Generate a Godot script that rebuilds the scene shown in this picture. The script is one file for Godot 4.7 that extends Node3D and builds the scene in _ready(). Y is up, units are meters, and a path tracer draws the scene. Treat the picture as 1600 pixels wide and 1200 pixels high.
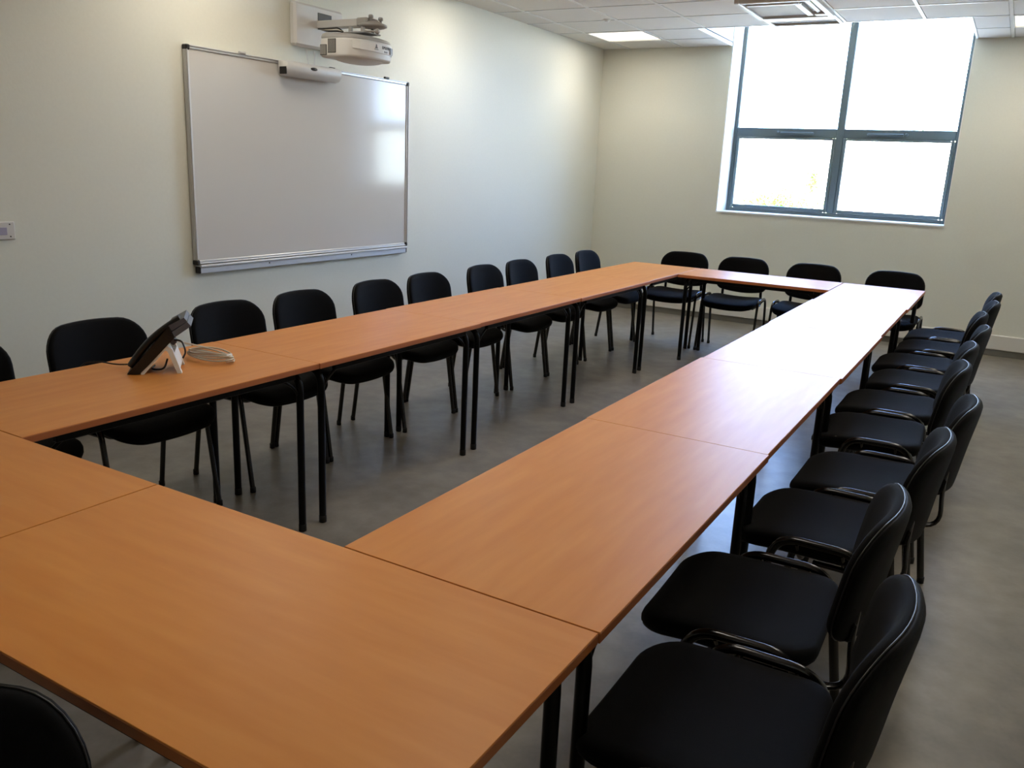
extends Node3D
# A meeting room with a ring of folding tables, black stacking chairs, a whiteboard and one tall window.
# World: x to the right along the far wall, y up, z = -depth (the far wall lies at z = -7.67).

const XW := -3.056      # left wall
const XR := 2.35        # right wall
const DW := 7.673       # far wall depth
const DB := -2.75       # back wall depth
const HC := 2.79        # ceiling height
const TH := 0.72        # table height
const WX0 := -1.632     # window opening
const WX1 := 0.556
const WY0 := 1.14
const WY1 := 3.36
const NOTCH := 6.57     # the ceiling stops here in front of the window
const WALL_T := 0.45

var M := {}
var used := {}

# ---------------------------------------------------------------- helpers
func P(x: float, y: float, d: float) -> Vector3:
	return Vector3(x, y, -d)

class MB:
	var t := PackedVector3Array()
	var g := PackedInt32Array()
	var piece := 0
	var smooth := 1
	func tri(a: Vector3, b: Vector3, c: Vector3) -> void:
		t.append(a); t.append(b); t.append(c); g.append(smooth)
	func quad(a: Vector3, b: Vector3, c: Vector3, d: Vector3) -> void:
		tri(a, b, c); tri(a, c, d)
	func close() -> void:   # turn the piece so that its faces look outwards
		var v := 0.0
		var o: Vector3 = t[piece] if t.size() > piece else Vector3.ZERO
		for i in range(piece, t.size(), 3):
			v += (t[i] - o).dot((t[i + 1] - o).cross(t[i + 2] - o))
		if v > 0.0:
			for i in range(piece, t.size(), 3):
				var k := t[i + 1]
				t[i + 1] = t[i + 2]
				t[i + 2] = k
		piece = t.size()
	func flat(pts: Array, c: Vector3) -> void:   # one convex polygon looking away from c
		var n: Vector3 = (pts[1] - pts[0]).cross(pts[2] - pts[0])
		var mid := Vector3.ZERO
		for p in pts:
			mid += p
		mid /= pts.size()
		var out := n.dot(mid - c) > 0.0
		var s := smooth
		smooth = -1
		for i in range(1, pts.size() - 1):
			if out:
				tri(pts[0], pts[i + 1], pts[i])
			else:
				tri(pts[0], pts[i], pts[i + 1])
		smooth = s
		piece = t.size()
	func box(c: Vector3, s: Vector3, b := 0.0, basis := Basis()) -> void:
		var h := s * 0.5
		b = minf(b, minf(h.x, minf(h.y, h.z)) * 0.9)
		if b <= 0.0:
			for ax in 3:
				for sg in [-1.0, 1.0]:
					var q := []
					for k in [[-1, -1], [1, -1], [1, 1], [-1, 1]]:
						var p := Vector3.ZERO
						p[ax] = sg * h[ax]
						p[(ax + 1) % 3] = k[0] * h[(ax + 1) % 3]
						p[(ax + 2) % 3] = k[1] * h[(ax + 2) % 3]
						q.append(c + basis * p)
					flat(q, c)
			return
		var pt := func(sx: float, sy: float, sz: float, ax: int) -> Vector3:
			var p := Vector3(sx * (h.x - b), sy * (h.y - b), sz * (h.z - b))
			p[ax] = [sx, sy, sz][ax] * h[ax]
			return c + basis * p
		for sg in [-1.0, 1.0]:
			flat([pt.call(sg, -1, -1, 0), pt.call(sg, 1, -1, 0), pt.call(sg, 1, 1, 0), pt.call(sg, -1, 1, 0)], c)
			flat([pt.call(-1, sg, -1, 1), pt.call(1, sg, -1, 1), pt.call(1, sg, 1, 1), pt.call(-1, sg, 1, 1)], c)
			flat([pt.call(-1, -1, sg, 2), pt.call(1, -1, sg, 2), pt.call(1, 1, sg, 2), pt.call(-1, 1, sg, 2)], c)
		for a in [-1.0, 1.0]:
			for e in [-1.0, 1.0]:
				flat([pt.call(a, e, -1, 0), pt.call(a, e, 1, 0), pt.call(a, e, 1, 1), pt.call(a, e, -1, 1)], c)
				flat([pt.call(a, -1, e, 0), pt.call(a, 1, e, 0), pt.call(a, 1, e, 2), pt.call(a, -1, e, 2)], c)
				flat([pt.call(-1, a, e, 1), pt.call(1, a, e, 1), pt.call(1, a, e, 2), pt.call(-1, a, e, 2)], c)
				for i in [-1.0, 1.0]:
					flat([pt.call(a, e, i, 0), pt.call(a, e, i, 1), pt.call(a, e, i, 2)], c)
	func tube(path: Array, rx: float, ry := -1.0, sides := 10, caps := true, upv := Vector3.UP, closed := false) -> void:
		if ry < 0.0:
			ry = rx
		var n := path.size()
		var rings := []
		var prev_n := Vector3.ZERO
		for i in n:
			var a: Vector3 = path[(i - 1 + n) % n] if (closed or i > 0) else path[i]
			var b: Vector3 = path[(i + 1) % n] if (closed or i < n - 1) else path[i]
			var tg := (b - a).normalized()
			var nn: Vector3
			if i == 0:
				nn = upv - tg * upv.dot(tg)
				if nn.length() < 0.1:
					nn = Vector3.RIGHT - tg * Vector3.RIGHT.dot(tg)
			else:
				nn = prev_n - tg * prev_n.dot(tg)
			nn = nn.normalized()
			prev_n = nn
			var bn := tg.cross(nn)
			var ring := []
			for k in sides:
				var w := TAU * k / sides
				ring.append(path[i] + nn * cos(w) * ry + bn * sin(w) * rx)
			rings.append(ring)
		for i in (n if closed else n - 1):
			var r0: Array = rings[i]
			var r1: Array = rings[(i + 1) % n]
			for k in sides:
				quad(r0[k], r0[(k + 1) % sides], r1[(k + 1) % sides], r1[k])
		if caps and not closed:
			var s := smooth
			smooth = -1
			for e in [0, n - 1]:
				var r: Array = rings[e]
				for k in range(1, sides - 1):
					if e == 0:
						tri(r[0], r[k + 1], r[k])
					else:
						tri(r[0], r[k], r[k + 1])
			smooth = s
		close()
	func loft(rings: Array, cap0 := true, cap1 := true) -> void:   # rings of equal size, smooth
		var n: int = rings[0].size()
		for i in rings.size() - 1:
			for k in n:
				quad(rings[i][k], rings[i][(k + 1) % n], rings[i + 1][(k + 1) % n], rings[i + 1][k])
		for e in [0, rings.size() - 1]:
			if (e == 0 and not cap0) or (e > 0 and not cap1):
				continue
			var c := Vector3.ZERO
			for p in rings[e]:
				c += p
			c /= n
			for k in n:
				if e == 0:
					tri(c, rings[e][(k + 1) % n], rings[e][k])
				else:
					tri(c, rings[e][k], rings[e][(k + 1) % n])
		close()
	func lathe(c: Vector3, prof: Array, sides := 20, axis := Basis()) -> void:   # prof of Vector2(radius, height)
		var rings := []
		for p in prof:
			var r := []
			for k in sides:
				var w := TAU * k / sides
				r.append(c + axis * Vector3(cos(w) * p.x, p.y, sin(w) * p.x))
			rings.append(r)
		loft(rings)
	func extrude(poly: Array, o: Vector3, u: Vector3, v: Vector3, w: Vector3) -> void:   # polygon (Vector2) in u,v swept along w, flat faces
		var a := []
		var b := []
		var pv := PackedVector2Array()
		for p in poly:
			a.append(o + u * p.x + v * p.y)
			b.append(o + u * p.x + v * p.y + w)
			pv.append(p)
		var s := smooth
		smooth = -1
		var n := a.size()
		var ccw := not Geometry2D.is_polygon_clockwise(pv)
		for i in n:
			quad(a[i], a[(i + 1) % n], b[(i + 1) % n], b[i])
		var ix := Geometry2D.triangulate_polygon(pv)
		for i in range(0, ix.size(), 3):
			var q := [pv[ix[i]], pv[ix[i + 1]], pv[ix[i + 2]]]
			var pos: bool = (q[1] - q[0]).cross(q[2] - q[0]) > 0.0
			var i0 := ix[i]
			var i1 := ix[i + 1] if pos == ccw else ix[i + 2]
			var i2 := ix[i + 2] if pos == ccw else ix[i + 1]
			tri(a[i0], a[i2], a[i1])
			tri(b[i0], b[i1], b[i2])
		smooth = s
		close()
	func mesh() -> ArrayMesh:
		var st := SurfaceTool.new()
		st.begin(Mesh.PRIMITIVE_TRIANGLES)
		for i in g.size():
			st.set_smooth_group(g[i])
			for k in 3:
				st.add_vertex(t[i * 3 + k])
		st.generate_normals()
		return st.commit()

func rounded(pts: Array, r: float, seg := 6) -> Array:   # a polyline with its corners rounded
	var out := [pts[0]]
	for i in range(1, pts.size() - 1):
		var p: Vector3 = pts[i]
		var a: Vector3 = pts[i - 1] - p
		var b: Vector3 = pts[i + 1] - p
		var l := minf(r, minf(a.length(), b.length()) * 0.49)
		var s := p + a.normalized() * l
		var e := p + b.normalized() * l
		for k in seg + 1:
			var w := float(k) / seg
			out.append(s.lerp(p, w).lerp(p.lerp(e, w), w))
	out.append(pts[pts.size() - 1])
	return out

func numbered(called: String) -> String:
	var n: int = used.get(called, 0)
	used[called] = n + 1
	return called if n == 0 else "%s_%03d" % [called, n]

func part(called: String, mb, m: Material, parent: Node3D) -> MeshInstance3D:
	var o := MeshInstance3D.new()
	o.name = called
	o.mesh = mb.mesh() if mb is MB else mb
	o.material_override = m
	parent.add_child(o, true)
	return o

func tag(o: Node3D, label: String, category: String, group := "") -> void:
	o.set_meta("label", label)
	o.set_meta("category", category)
	if group != "":
		o.set_meta("group", group)

func thing(called: String, label: String, category: String, at := Vector3.ZERO, turn := 0.0, group := "") -> Node3D:
	var o := Node3D.new()
	o.name = numbered(called)
	add_child(o)
	o.position = at
	o.rotation.y = turn
	tag(o, label, category, group)
	return o

func single(called: String, mb: MB, m: Material, label: String, category: String, group := "") -> MeshInstance3D:
	var o := part(numbered(called), mb, m, self)
	tag(o, label, category, group)
	return o

func struct_node(called: String) -> Node3D:
	var o := Node3D.new()
	o.name = called
	add_child(o)
	o.set_meta("kind", "structure")
	return o

func struct(called: String, mb: MB, m: Material) -> MeshInstance3D:
	var o := part(called, mb, m, self)
	o.set_meta("kind", "structure")
	return o

func copy_of(o: Node3D, label: String, at: Vector3, turn: float) -> Node3D:
	var c := o.duplicate()
	c.name = numbered(String(o.name).trim_suffix("_000"))
	add_child(c)
	c.position = at
	c.rotation.y = turn
	c.set_meta("label", label)
	return c

# ---------------------------------------------------------------- materials
func mat(color: Color, rough := 0.6, metal := 0.0) -> StandardMaterial3D:
	var m := StandardMaterial3D.new()
	m.albedo_color = color
	m.roughness = rough
	m.metallic = metal
	return m

func noise_image(w: int, h: int, freq: float, oct: int, sd: int) -> Image:
	var n := FastNoiseLite.new()
	n.seed = sd
	n.noise_type = FastNoiseLite.TYPE_SIMPLEX_SMOOTH
	n.frequency = freq
	n.fractal_octaves = oct
	return n.get_seamless_image(w, h)

func ramp_texture(layers: Array, w: int, h: int, lo: Color, hi: Color) -> ImageTexture:   # layers of [Image, weight]
	var im := Image.create(w, h, true, Image.FORMAT_RGB8)
	for y in h:
		for x in w:
			var v := 0.0
			for l in layers:
				v += (l[0].get_pixel(x, y).r - 0.5) * l[1]
			im.set_pixel(x, y, lo.lerp(hi, clampf(0.5 + v, 0.0, 1.0)))
	im.generate_mipmaps()
	return ImageTexture.create_from_image(im)

func triplanar(m: StandardMaterial3D, scale: Vector3, world := false) -> StandardMaterial3D:
	m.uv1_triplanar = true
	m.uv1_world_triplanar = world
	m.uv1_scale = scale
	m.uv1_triplanar_sharpness = 8.0
	return m

func make_materials() -> void:
	# beech laminate: fine streaks along the table, one tile is 1.3 m by 0.65 m
	var g1 := noise_image(128, 512, 0.03, 4, 11)
	var g2 := noise_image(128, 512, 0.012, 2, 5)
	var beech := ramp_texture([[g1, 0.5], [g2, 0.4]], 128, 512, Color(0.765, 0.48, 0.225), Color(0.825, 0.56, 0.29))
	M.beech = triplanar(mat(Color(1, 1, 1), 0.38), Vector3(0.77, 1.0, 1.54))
	M.beech.albedo_texture = beech
	M.beech.metallic_specular = 0.32
	M.beech.uv1_offset = Vector3(0.5, 0.5, 0.5)
	M.edge = mat(Color(0.66, 0.38, 0.20), 0.45)
	M.steel = mat(Color(0.014, 0.014, 0.016), 0.36)
	M.steel.metallic_specular = 0.3
	M.rubber = mat(Color(0.02, 0.02, 0.02), 0.7)
	# chair cloth and shells
	M.cloth = mat(Color(0.028, 0.028, 0.032), 0.88)
	M.cloth.rim_enabled = true
	M.cloth.rim = 0.06
	M.cloth.rim_tint = 0.3
	M.cloth.metallic_specular = 0.25
	var weave := noise_image(256, 256, 0.25, 2, 3)
	weave.bump_map_to_normal_map(2.0)
	M.cloth.normal_enabled = true
	M.cloth.normal_texture = ImageTexture.create_from_image(weave)
	M.cloth.normal_scale = 0.35
	triplanar(M.cloth, Vector3(9, 9, 9))
	M.shell = mat(Color(0.03, 0.03, 0.031), 0.6)
	M.shell.metallic_specular = 0.22
	M.piping = mat(Color(0.07, 0.07, 0.07), 0.36)
	M.chair_steel = mat(Color(0.012, 0.012, 0.015), 0.2)
	M.chair_steel.metallic_specular = 0.6
	# the room
	var w1 := noise_image(256, 256, 0.12, 3, 21)
	var wall := ramp_texture([[w1, 0.6]], 256, 256, Color(0.825, 0.82, 0.765), Color(0.845, 0.84, 0.785))
	M.wall = triplanar(mat(Color(1, 1, 1), 0.5), Vector3(1.2, 1.2, 1.2), true)
	M.wall.albedo_texture = wall
	var wn := noise_image(256, 256, 0.2, 2, 22)
	wn.bump_map_to_normal_map(1.0)
	M.wall.normal_enabled = true
	M.wall.normal_texture = ImageTexture.create_from_image(wn)
	M.wall.normal_scale = 0.06
	M.white = mat(Color(0.90, 0.90, 0.88), 0.5)
	M.tile = mat(Color(0.88, 0.87, 0.84), 0.9)
	var tn := noise_image(256, 256, 0.3, 2, 31)
	M.tile.albedo_texture = ramp_texture([[tn, 0.7]], 256, 256, Color(0.95, 0.95, 0.95), Color(1, 1, 1))
	triplanar(M.tile, Vector3(2.5, 2.5, 2.5))
	M.grid = mat(Color(0.86, 0.86, 0.84), 0.4)
	var f1 := noise_image(512, 512, 0.006, 4, 41)
	var f2 := noise_image(512, 512, 0.03, 4, 42)
	var f3 := noise_image(512, 512, 0.2, 2, 43)
	M.floor = triplanar(mat(Color(1, 1, 1), 0.33), Vector3(0.45, 0.45, 0.45), true)
	M.floor.albedo_texture = ramp_texture([[f1, 0.9], [f2, 0.8], [f3, 0.2]], 512, 512, Color(0.43, 0.405, 0.36), Color(0.55, 0.52, 0.47))
	M.skirt = mat(Color(0.47, 0.455, 0.42), 0.5)
	M.trunk = mat(Color(0.83, 0.81, 0.77), 0.45)
	M.frame = mat(Color(0.33, 0.38, 0.39), 0.45)
	M.glass = mat(Color(1, 1, 1, 0.04), 0.0)
	M.glass.transparency = BaseMaterial3D.TRANSPARENCY_ALPHA
	M.alu_light = mat(Color(0.80, 0.81, 0.83), 0.4, 0.2)
	M.alu = mat(Color(0.80, 0.80, 0.80), 0.35, 0.5)
	M.board = mat(Color(0.78, 0.77, 0.75), 0.11)
	M.plastic = mat(Color(0.80, 0.79, 0.77), 0.42)
	M.plastic_dim = mat(Color(0.62, 0.61, 0.59), 0.5)
	M.dark = mat(Color(0.05, 0.05, 0.05), 0.45)
	M.vent = mat(Color(0.20, 0.19, 0.18), 0.6)
	M.black = mat(Color(0.02, 0.02, 0.022), 0.3)
	M.phone = mat(Color(0.035, 0.033, 0.034), 0.42)
	M.grey = mat(Color(0.33, 0.34, 0.37), 0.45)
	M.cable = mat(Color(0.78, 0.75, 0.69), 0.5)
	M.print = mat(Color(0.28, 0.28, 0.29), 0.6)
	M.lilac = mat(Color(0.62, 0.60, 0.68), 0.4)
	M.lamp = mat(Color(1, 1, 1), 0.6)
	M.lamp.emission_enabled = true
	M.lamp.emission = Color(1.0, 0.97, 0.9)
	M.lamp.emission_energy_multiplier = 2.2
	# outdoors
	M.lawn = triplanar(mat(Color(1, 1, 1), 0.9), Vector3(0.3, 0.3, 0.3), true)
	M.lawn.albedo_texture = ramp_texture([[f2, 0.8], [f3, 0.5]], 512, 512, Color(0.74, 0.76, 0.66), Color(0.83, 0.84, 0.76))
	M.paving = mat(Color(0.74, 0.73, 0.70), 0.8)
	M.leaf = mat(Color(0.42, 0.56, 0.24), 0.6)
	M.leaf.backlight_enabled = true
	M.leaf.backlight = Color(0.3, 0.42, 0.12)
	M.bark = mat(Color(0.36, 0.30, 0.24), 0.9)
	M.render = mat(Color(0.80, 0.79, 0.76), 0.8)

# ---------------------------------------------------------------- room
func wall_piece(mb: MB, x0: float, x1: float, y0: float, y1: float, d0: float, d1: float, b := 0.0) -> void:
	mb.box(P((x0 + x1) / 2, (y0 + y1) / 2, (d0 + d1) / 2), Vector3(absf(x1 - x0), absf(y1 - y0), absf(d1 - d0)), b)

func build_room() -> void:
	var top := 3.62
	var mb := MB.new()
	wall_piece(mb, XW - 0.3, XR + 0.3, -0.2, 0.0, DB - 0.3, DW)
	struct("floor", mb, M.floor)
	mb = MB.new()
	wall_piece(mb, XW - 0.3, XW, 0.0, top, DB - 0.3, DW)
	struct("wall_left", mb, M.wall)
	mb = MB.new()
	wall_piece(mb, XR, XR + 0.3, 0.0, top, DB - 0.3, DW)
	struct("wall_right", mb, M.wall)
	mb = MB.new()
	wall_piece(mb, XW, XR, 0.0, top, DB - 0.3, DB)
	struct("wall_back", mb, M.wall)
	# far wall round the window opening
	mb = MB.new()
	wall_piece(mb, XW - 0.3, WX0, -0.2, top, DW, DW + WALL_T)
	wall_piece(mb, WX1, XR + 0.3, -0.2, top, DW, DW + WALL_T)
	wall_piece(mb, WX0, WX1, -0.2, WY0, DW, DW + WALL_T)
	wall_piece(mb, WX0, WX1, WY1, top, DW, DW + WALL_T)
	struct("wall_far", mb, M.wall)
	# roof above, and the white lining of the light well over the window
	mb = MB.new()
	wall_piece(mb, XW - 0.3, XR + 0.3, top, top + 0.2, DB - 0.3, DW + WALL_T)
	struct("roof", mb, M.render)
	mb = MB.new()
	wall_piece(mb, WX0 - 0.06, WX0, HC + 0.03, 3.5, NOTCH - 0.06, DW)
	wall_piece(mb, WX1, WX1 + 0.06, HC + 0.03, 3.5, NOTCH - 0.06, DW)
	wall_piece(mb, WX0, WX1, HC + 0.03, 3.5, NOTCH - 0.06, NOTCH)
	wall_piece(mb, WX0 - 0.06, WX1 + 0.06, 3.5, 3.56, NOTCH - 0.06, DW)
	var well := part("trim_1", mb, M.white, self)
	well.set_meta("kind", "structure")
	well.set_meta("label", "white lining of the ceiling recess above the window")
	# white lining of the window reveal and sill
	mb = MB.new()
	wall_piece(mb, WX0, WX0 + 0.012, WY0, WY1, DW - 0.002, 8.0)
	wall_piece(mb, WX1 - 0.006, WX1, WY0, WY1, DW + 0.002, 8.0)
	wall_piece(mb, WX0, WX1, WY0, WY0 + 0.015, DW - 0.012, 8.0)
	wall_piece(mb, WX0, WX1, WY1 - 0.01, WY1, DW, 8.0)
	var rev := part("trim_2", mb, M.white, self)
	rev.set_meta("kind", "structure")
	# ceiling: grid of bars with a tile in every cell
	var ceil := struct_node("ceiling")
	var xs := []
	var ds := []
	var x := 0.24 - 0.6 * 6
	while x < XR + 0.6:
		xs.append(x)
		x += 0.6
	var d := 6.57 - 0.585 * 16
	while d < DW + 0.6:
		ds.append(d)
		d += 0.585
	var bars := MB.new()
	for gx in xs:
		if gx > XW and gx < XR:
			var far: float = NOTCH if (gx > WX0 and gx < WX1) else DW
			bars.box(P(gx, HC + 0.004, (DB + far) / 2), Vector3(0.024, 0.012, far - DB))
	for gd in ds:
		if gd > DB and gd < DW - 0.02:
			if gd > NOTCH + 0.05:
				bars.box(P((XW + WX0) / 2, HC + 0.004, gd), Vector3(WX0 - XW, 0.012, 0.024))
				bars.box(P((XR + WX1) / 2, HC + 0.004, gd), Vector3(XR - WX1, 0.012, 0.024))
			else:
				bars.box(P((XW + XR) / 2, HC + 0.004, gd), Vector3(XR - XW, 0.012, 0.024))
	# edge strip round the notch and the walls
	wall_piece(bars, WX0 - 0.02, WX0, HC - 0.002, HC + 0.04, NOTCH - 0.02, DW)
	wall_piece(bars, WX1, WX1 + 0.02, HC - 0.002, HC + 0.04, NOTCH - 0.02, DW)
	wall_piece(bars, WX0, WX1, HC - 0.002, HC + 0.04, NOTCH - 0.02, NOTCH)
	part("ceiling_grid", bars, M.grid, ceil)
	var meshes := {}
	for i in xs.size() - 1:
		for k in ds.size() - 1:
			var x0 := maxf(xs[i] + 0.013, XW)
			var x1 := minf(xs[i + 1] - 0.013, XR)
			var d0 := maxf(ds[k] + 0.013, DB)
			var d1 := minf(ds[k + 1] - 0.013, DW)
			if x1 - x0 < 0.03 or d1 - d0 < 0.03:
				continue
			if d0 > NOTCH - 0.1:
				if x0 >= WX0 and x1 <= WX1 + 0.02:
					continue
				if x0 < WX0 and x1 > WX0:
					x1 = WX0 - 0.02
				if x0 < WX1 and x1 > WX1:
					x0 = WX1 + 0.02
				if x1 - x0 < 0.03:
					continue
			if fitting_at((x0 + x1) / 2, (d0 + d1) / 2):
				continue
			var key := "%.3f %.3f" % [x1 - x0, d1 - d0]
			if not meshes.has(key):
				var tb := MB.new()
				tb.box(Vector3.ZERO, Vector3(x1 - x0, 0.018, d1 - d0), 0.005)
				meshes[key] = tb.mesh()
			var o := part("ceiling_tile", meshes[key], M.tile, ceil)
			o.position = P((x0 + x1) / 2, HC + 0.010, (d0 + d1) / 2)
	# the slab over the tiles keeps the light out
	mb = MB.new()
	wall_piece(mb, XW, WX0 - 0.06, HC + 0.12, HC + 0.2, DB, DW)
	wall_piece(mb, WX1 + 0.06, XR, HC + 0.12, HC + 0.2, DB, DW)
	wall_piece(mb, WX0 - 0.06, WX1 + 0.06, HC + 0.12, HC + 0.2, DB, NOTCH - 0.06)
	part("ceiling_void", mb, M.render, ceil)
	# skirting and cable trunking
	mb = MB.new()
	wall_piece(mb, XW, XR, 0.0, 0.06, DW - 0.012, DW, 0.003)
	struct("baseboard_far", mb, M.skirt)
	mb = MB.new()
	wall_piece(mb, XW, XW + 0.012, 0.0, 0.06, DB, DW - 0.012, 0.003)
	struct("baseboard_left", mb, M.skirt)
	mb = MB.new()
	wall_piece(mb, XR - 0.012, XR, 0.0, 0.06, DB, DW - 0.012, 0.003)
	struct("baseboard_right", mb, M.skirt)
	mb = MB.new()
	wall_piece(mb, XW + 0.05, XR, 0.062, 0.197, DW - 0.04, DW, 0.006)
	var tr := struct("trim_3", mb, M.trunk)
	tr.set_meta("label", "white cable trunking along the foot of the far wall")
	mb = MB.new()
	wall_piece(mb, XW, XW + 0.04, 0.062, 0.197, DB, DW - 0.04, 0.006)
	struct("trim_4", mb, M.trunk)

const LAMPS := [[-2.46, 6.8625], [-2.46, 4.5225], [-2.46, 2.1825], [1.14, 6.8625], [1.14, 4.5225], [1.14, 2.1825], [-0.66, 3.9375], [-0.66, 1.5975], [-0.06, -0.1575]]
const AC := [-0.66, 5.6925]

func fitting_at(x: float, d: float) -> bool:
	for l in LAMPS:
		if absf(x - l[0]) < 0.25 and absf(d - l[1]) < 0.25:
			return true
	return absf(x - AC[0]) < 0.25 and d > 5.4 and d < 6.57

func build_window() -> void:
	var w := struct_node("window_1")
	w.set_meta("label", "tall four-pane window with dark grey frame")
	var f0 := 8.0
	var f1 := 8.07
	var xm := (WX0 + WX1) / 2
	var ytr := 1.975
	var mb := MB.new()
	wall_piece(mb, WX0, WX0 + 0.05, WY0, WY1, f0, f1, 0.004)
	wall_piece(mb, WX1 - 0.05, WX1, WY0, WY1, f0, f1, 0.004)
	wall_piece(mb, WX0 + 0.05, WX1 - 0.05, WY0, WY0 + 0.05, f0, f1, 0.004)
	wall_piece(mb, WX0 + 0.05, WX1 - 0.05, WY1 - 0.05, WY1, f0, f1, 0.004)
	part("window_frame", mb, M.frame, w)
	mb = MB.new()
	wall_piece(mb, xm - 0.036, xm + 0.036, WY0 + 0.05, WY1 - 0.05, f0 - 0.004, f1, 0.006)
	part("mullion", mb, M.frame, w)
	mb = MB.new()
	wall_piece(mb, WX0 + 0.05, xm - 0.036, ytr - 0.045, ytr + 0.045, f0 - 0.002, f1, 0.006)
	wall_piece(mb, xm + 0.036, WX1 - 0.05, ytr - 0.045, ytr + 0.045, f0 - 0.002, f1, 0.006)
	part("transom", mb, M.frame, w)
	for s in [[WX0 + 0.05, xm - 0.036, 0], [xm + 0.036, WX1 - 0.05, 1]]:
		var a: float = s[0]
		var b: float = s[1]
		# upper fixed light
		mb = MB.new()
		wall_piece(mb, a, b, ytr + 0.045, WY1 - 0.05, f0 + 0.03, f0 + 0.036)
		part("pane", mb, M.glass, w)
		# lower opening sash
		mb = MB.new()
		var y0 := WY0 + 0.052
		var y1 := ytr - 0.047
		wall_piece(mb, a + 0.002, a + 0.032, y0, y1, f0 - 0.012, f0 + 0.055, 0.005)
		wall_piece(mb, b - 0.032, b - 0.002, y0, y1, f0 - 0.012, f0 + 0.055, 0.005)
		wall_piece(mb, a + 0.032, b - 0.032, y0, y0 + 0.035, f0 - 0.012, f0 + 0.055, 0.005)
		wall_piece(mb, a + 0.032, b - 0.032, y1 - 0.02, y1, f0 - 0.012, f0 + 0.055, 0.005)
		var sash := part("sash", mb, M.frame, w)
		mb = MB.new()
		wall_piece(mb, a + 0.032, b - 0.032, y0 + 0.035, y1 - 0.02, f0 + 0.02, f0 + 0.026)
		part("pane", mb, M.glass, sash)
		# closing gear: a flat bar along the transom
		mb = MB.new()
		var c: float = a + 0.62 if s[2] == 0 else b - 0.62
		mb.box(P(c, ytr - 0.005, f0 - 0.014), Vector3(0.34, 0.03, 0.02), 0.008)
		mb.lathe(P(c - 0.19 if s[2] == 0 else c + 0.19, ytr, f0 - 0.002), [Vector2(0.016, 0), Vector2(0.016, 0.018), Vector2(0.01, 0.024)], 14, Basis(Vector3.RIGHT, PI / 2))
		part("stay_arm", mb, M.frame, w)

# ---------------------------------------------------------------- ceiling fittings
func build_lamps() -> void:
	var names := ["far left corner", "left wall beyond the projector", "left wall above the whiteboard", "right end of the window recess", "right chairs in the far half", "right chairs in the near half", "middle of the table ring", "near half of the table ring", "near cross tables"]
	for i in LAMPS.size():
		var l: Array = LAMPS[i]
		var o := thing("ceiling_light", "square ceiling light panel over the " + names[i], "light", P(l[0], HC, l[1]), 0.0, "ceiling light panels")
		var mb := MB.new()
		for s in [-1, 1]:
			mb.box(Vector3(s * 0.2845, 0.008, 0), Vector3(0.011, 0.024, 0.559), 0.002)
			mb.box(Vector3(0, 0.008, s * 0.274), Vector3(0.558, 0.024, 0.011), 0.002)
		part("housing", mb, M.grid, o)
		mb = MB.new()
		mb.box(Vector3(0, 0.014, 0), Vector3(0.556, 0.008, 0.535))
		part("diffuser", mb, M.lamp, o)
		var s := AreaLight3D.new()
		s.name = "panel_light"
		s.area_size = Vector2(0.55, 0.53)
		s.area_normalize_energy = true
		s.light_color = LAMP_COLOR
		s.light_energy = LAMP_ENERGY
		s.area_range = 14.0
		s.area_attenuation = 2.0
		s.shadow_enabled = true
		o.add_child(s)
		s.position = Vector3(0, -0.008, 0)
		s.rotation.x = -PI / 2
		# the louvre throws the rest of the light down in a cone with a clear edge
		var c := SpotLight3D.new()
		c.name = "louvre_light"
		c.light_color = LAMP_COLOR
		c.light_energy = CONE_ENERGY
		c.spot_angle = 68.0
		c.spot_angle_attenuation = 0.35
		c.spot_range = 14.0
		c.spot_attenuation = 2.0
		c.light_size = 0.2
		c.shadow_enabled = true
		o.add_child(c)
		c.position = Vector3(0, -0.01, 0)
		c.rotation.x = -PI / 2

const LAMP_COLOR := Color(1.0, 0.965, 0.91)
const LAMP_ENERGY := 0.74
const CONE_ENERGY := 0.28

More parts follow.
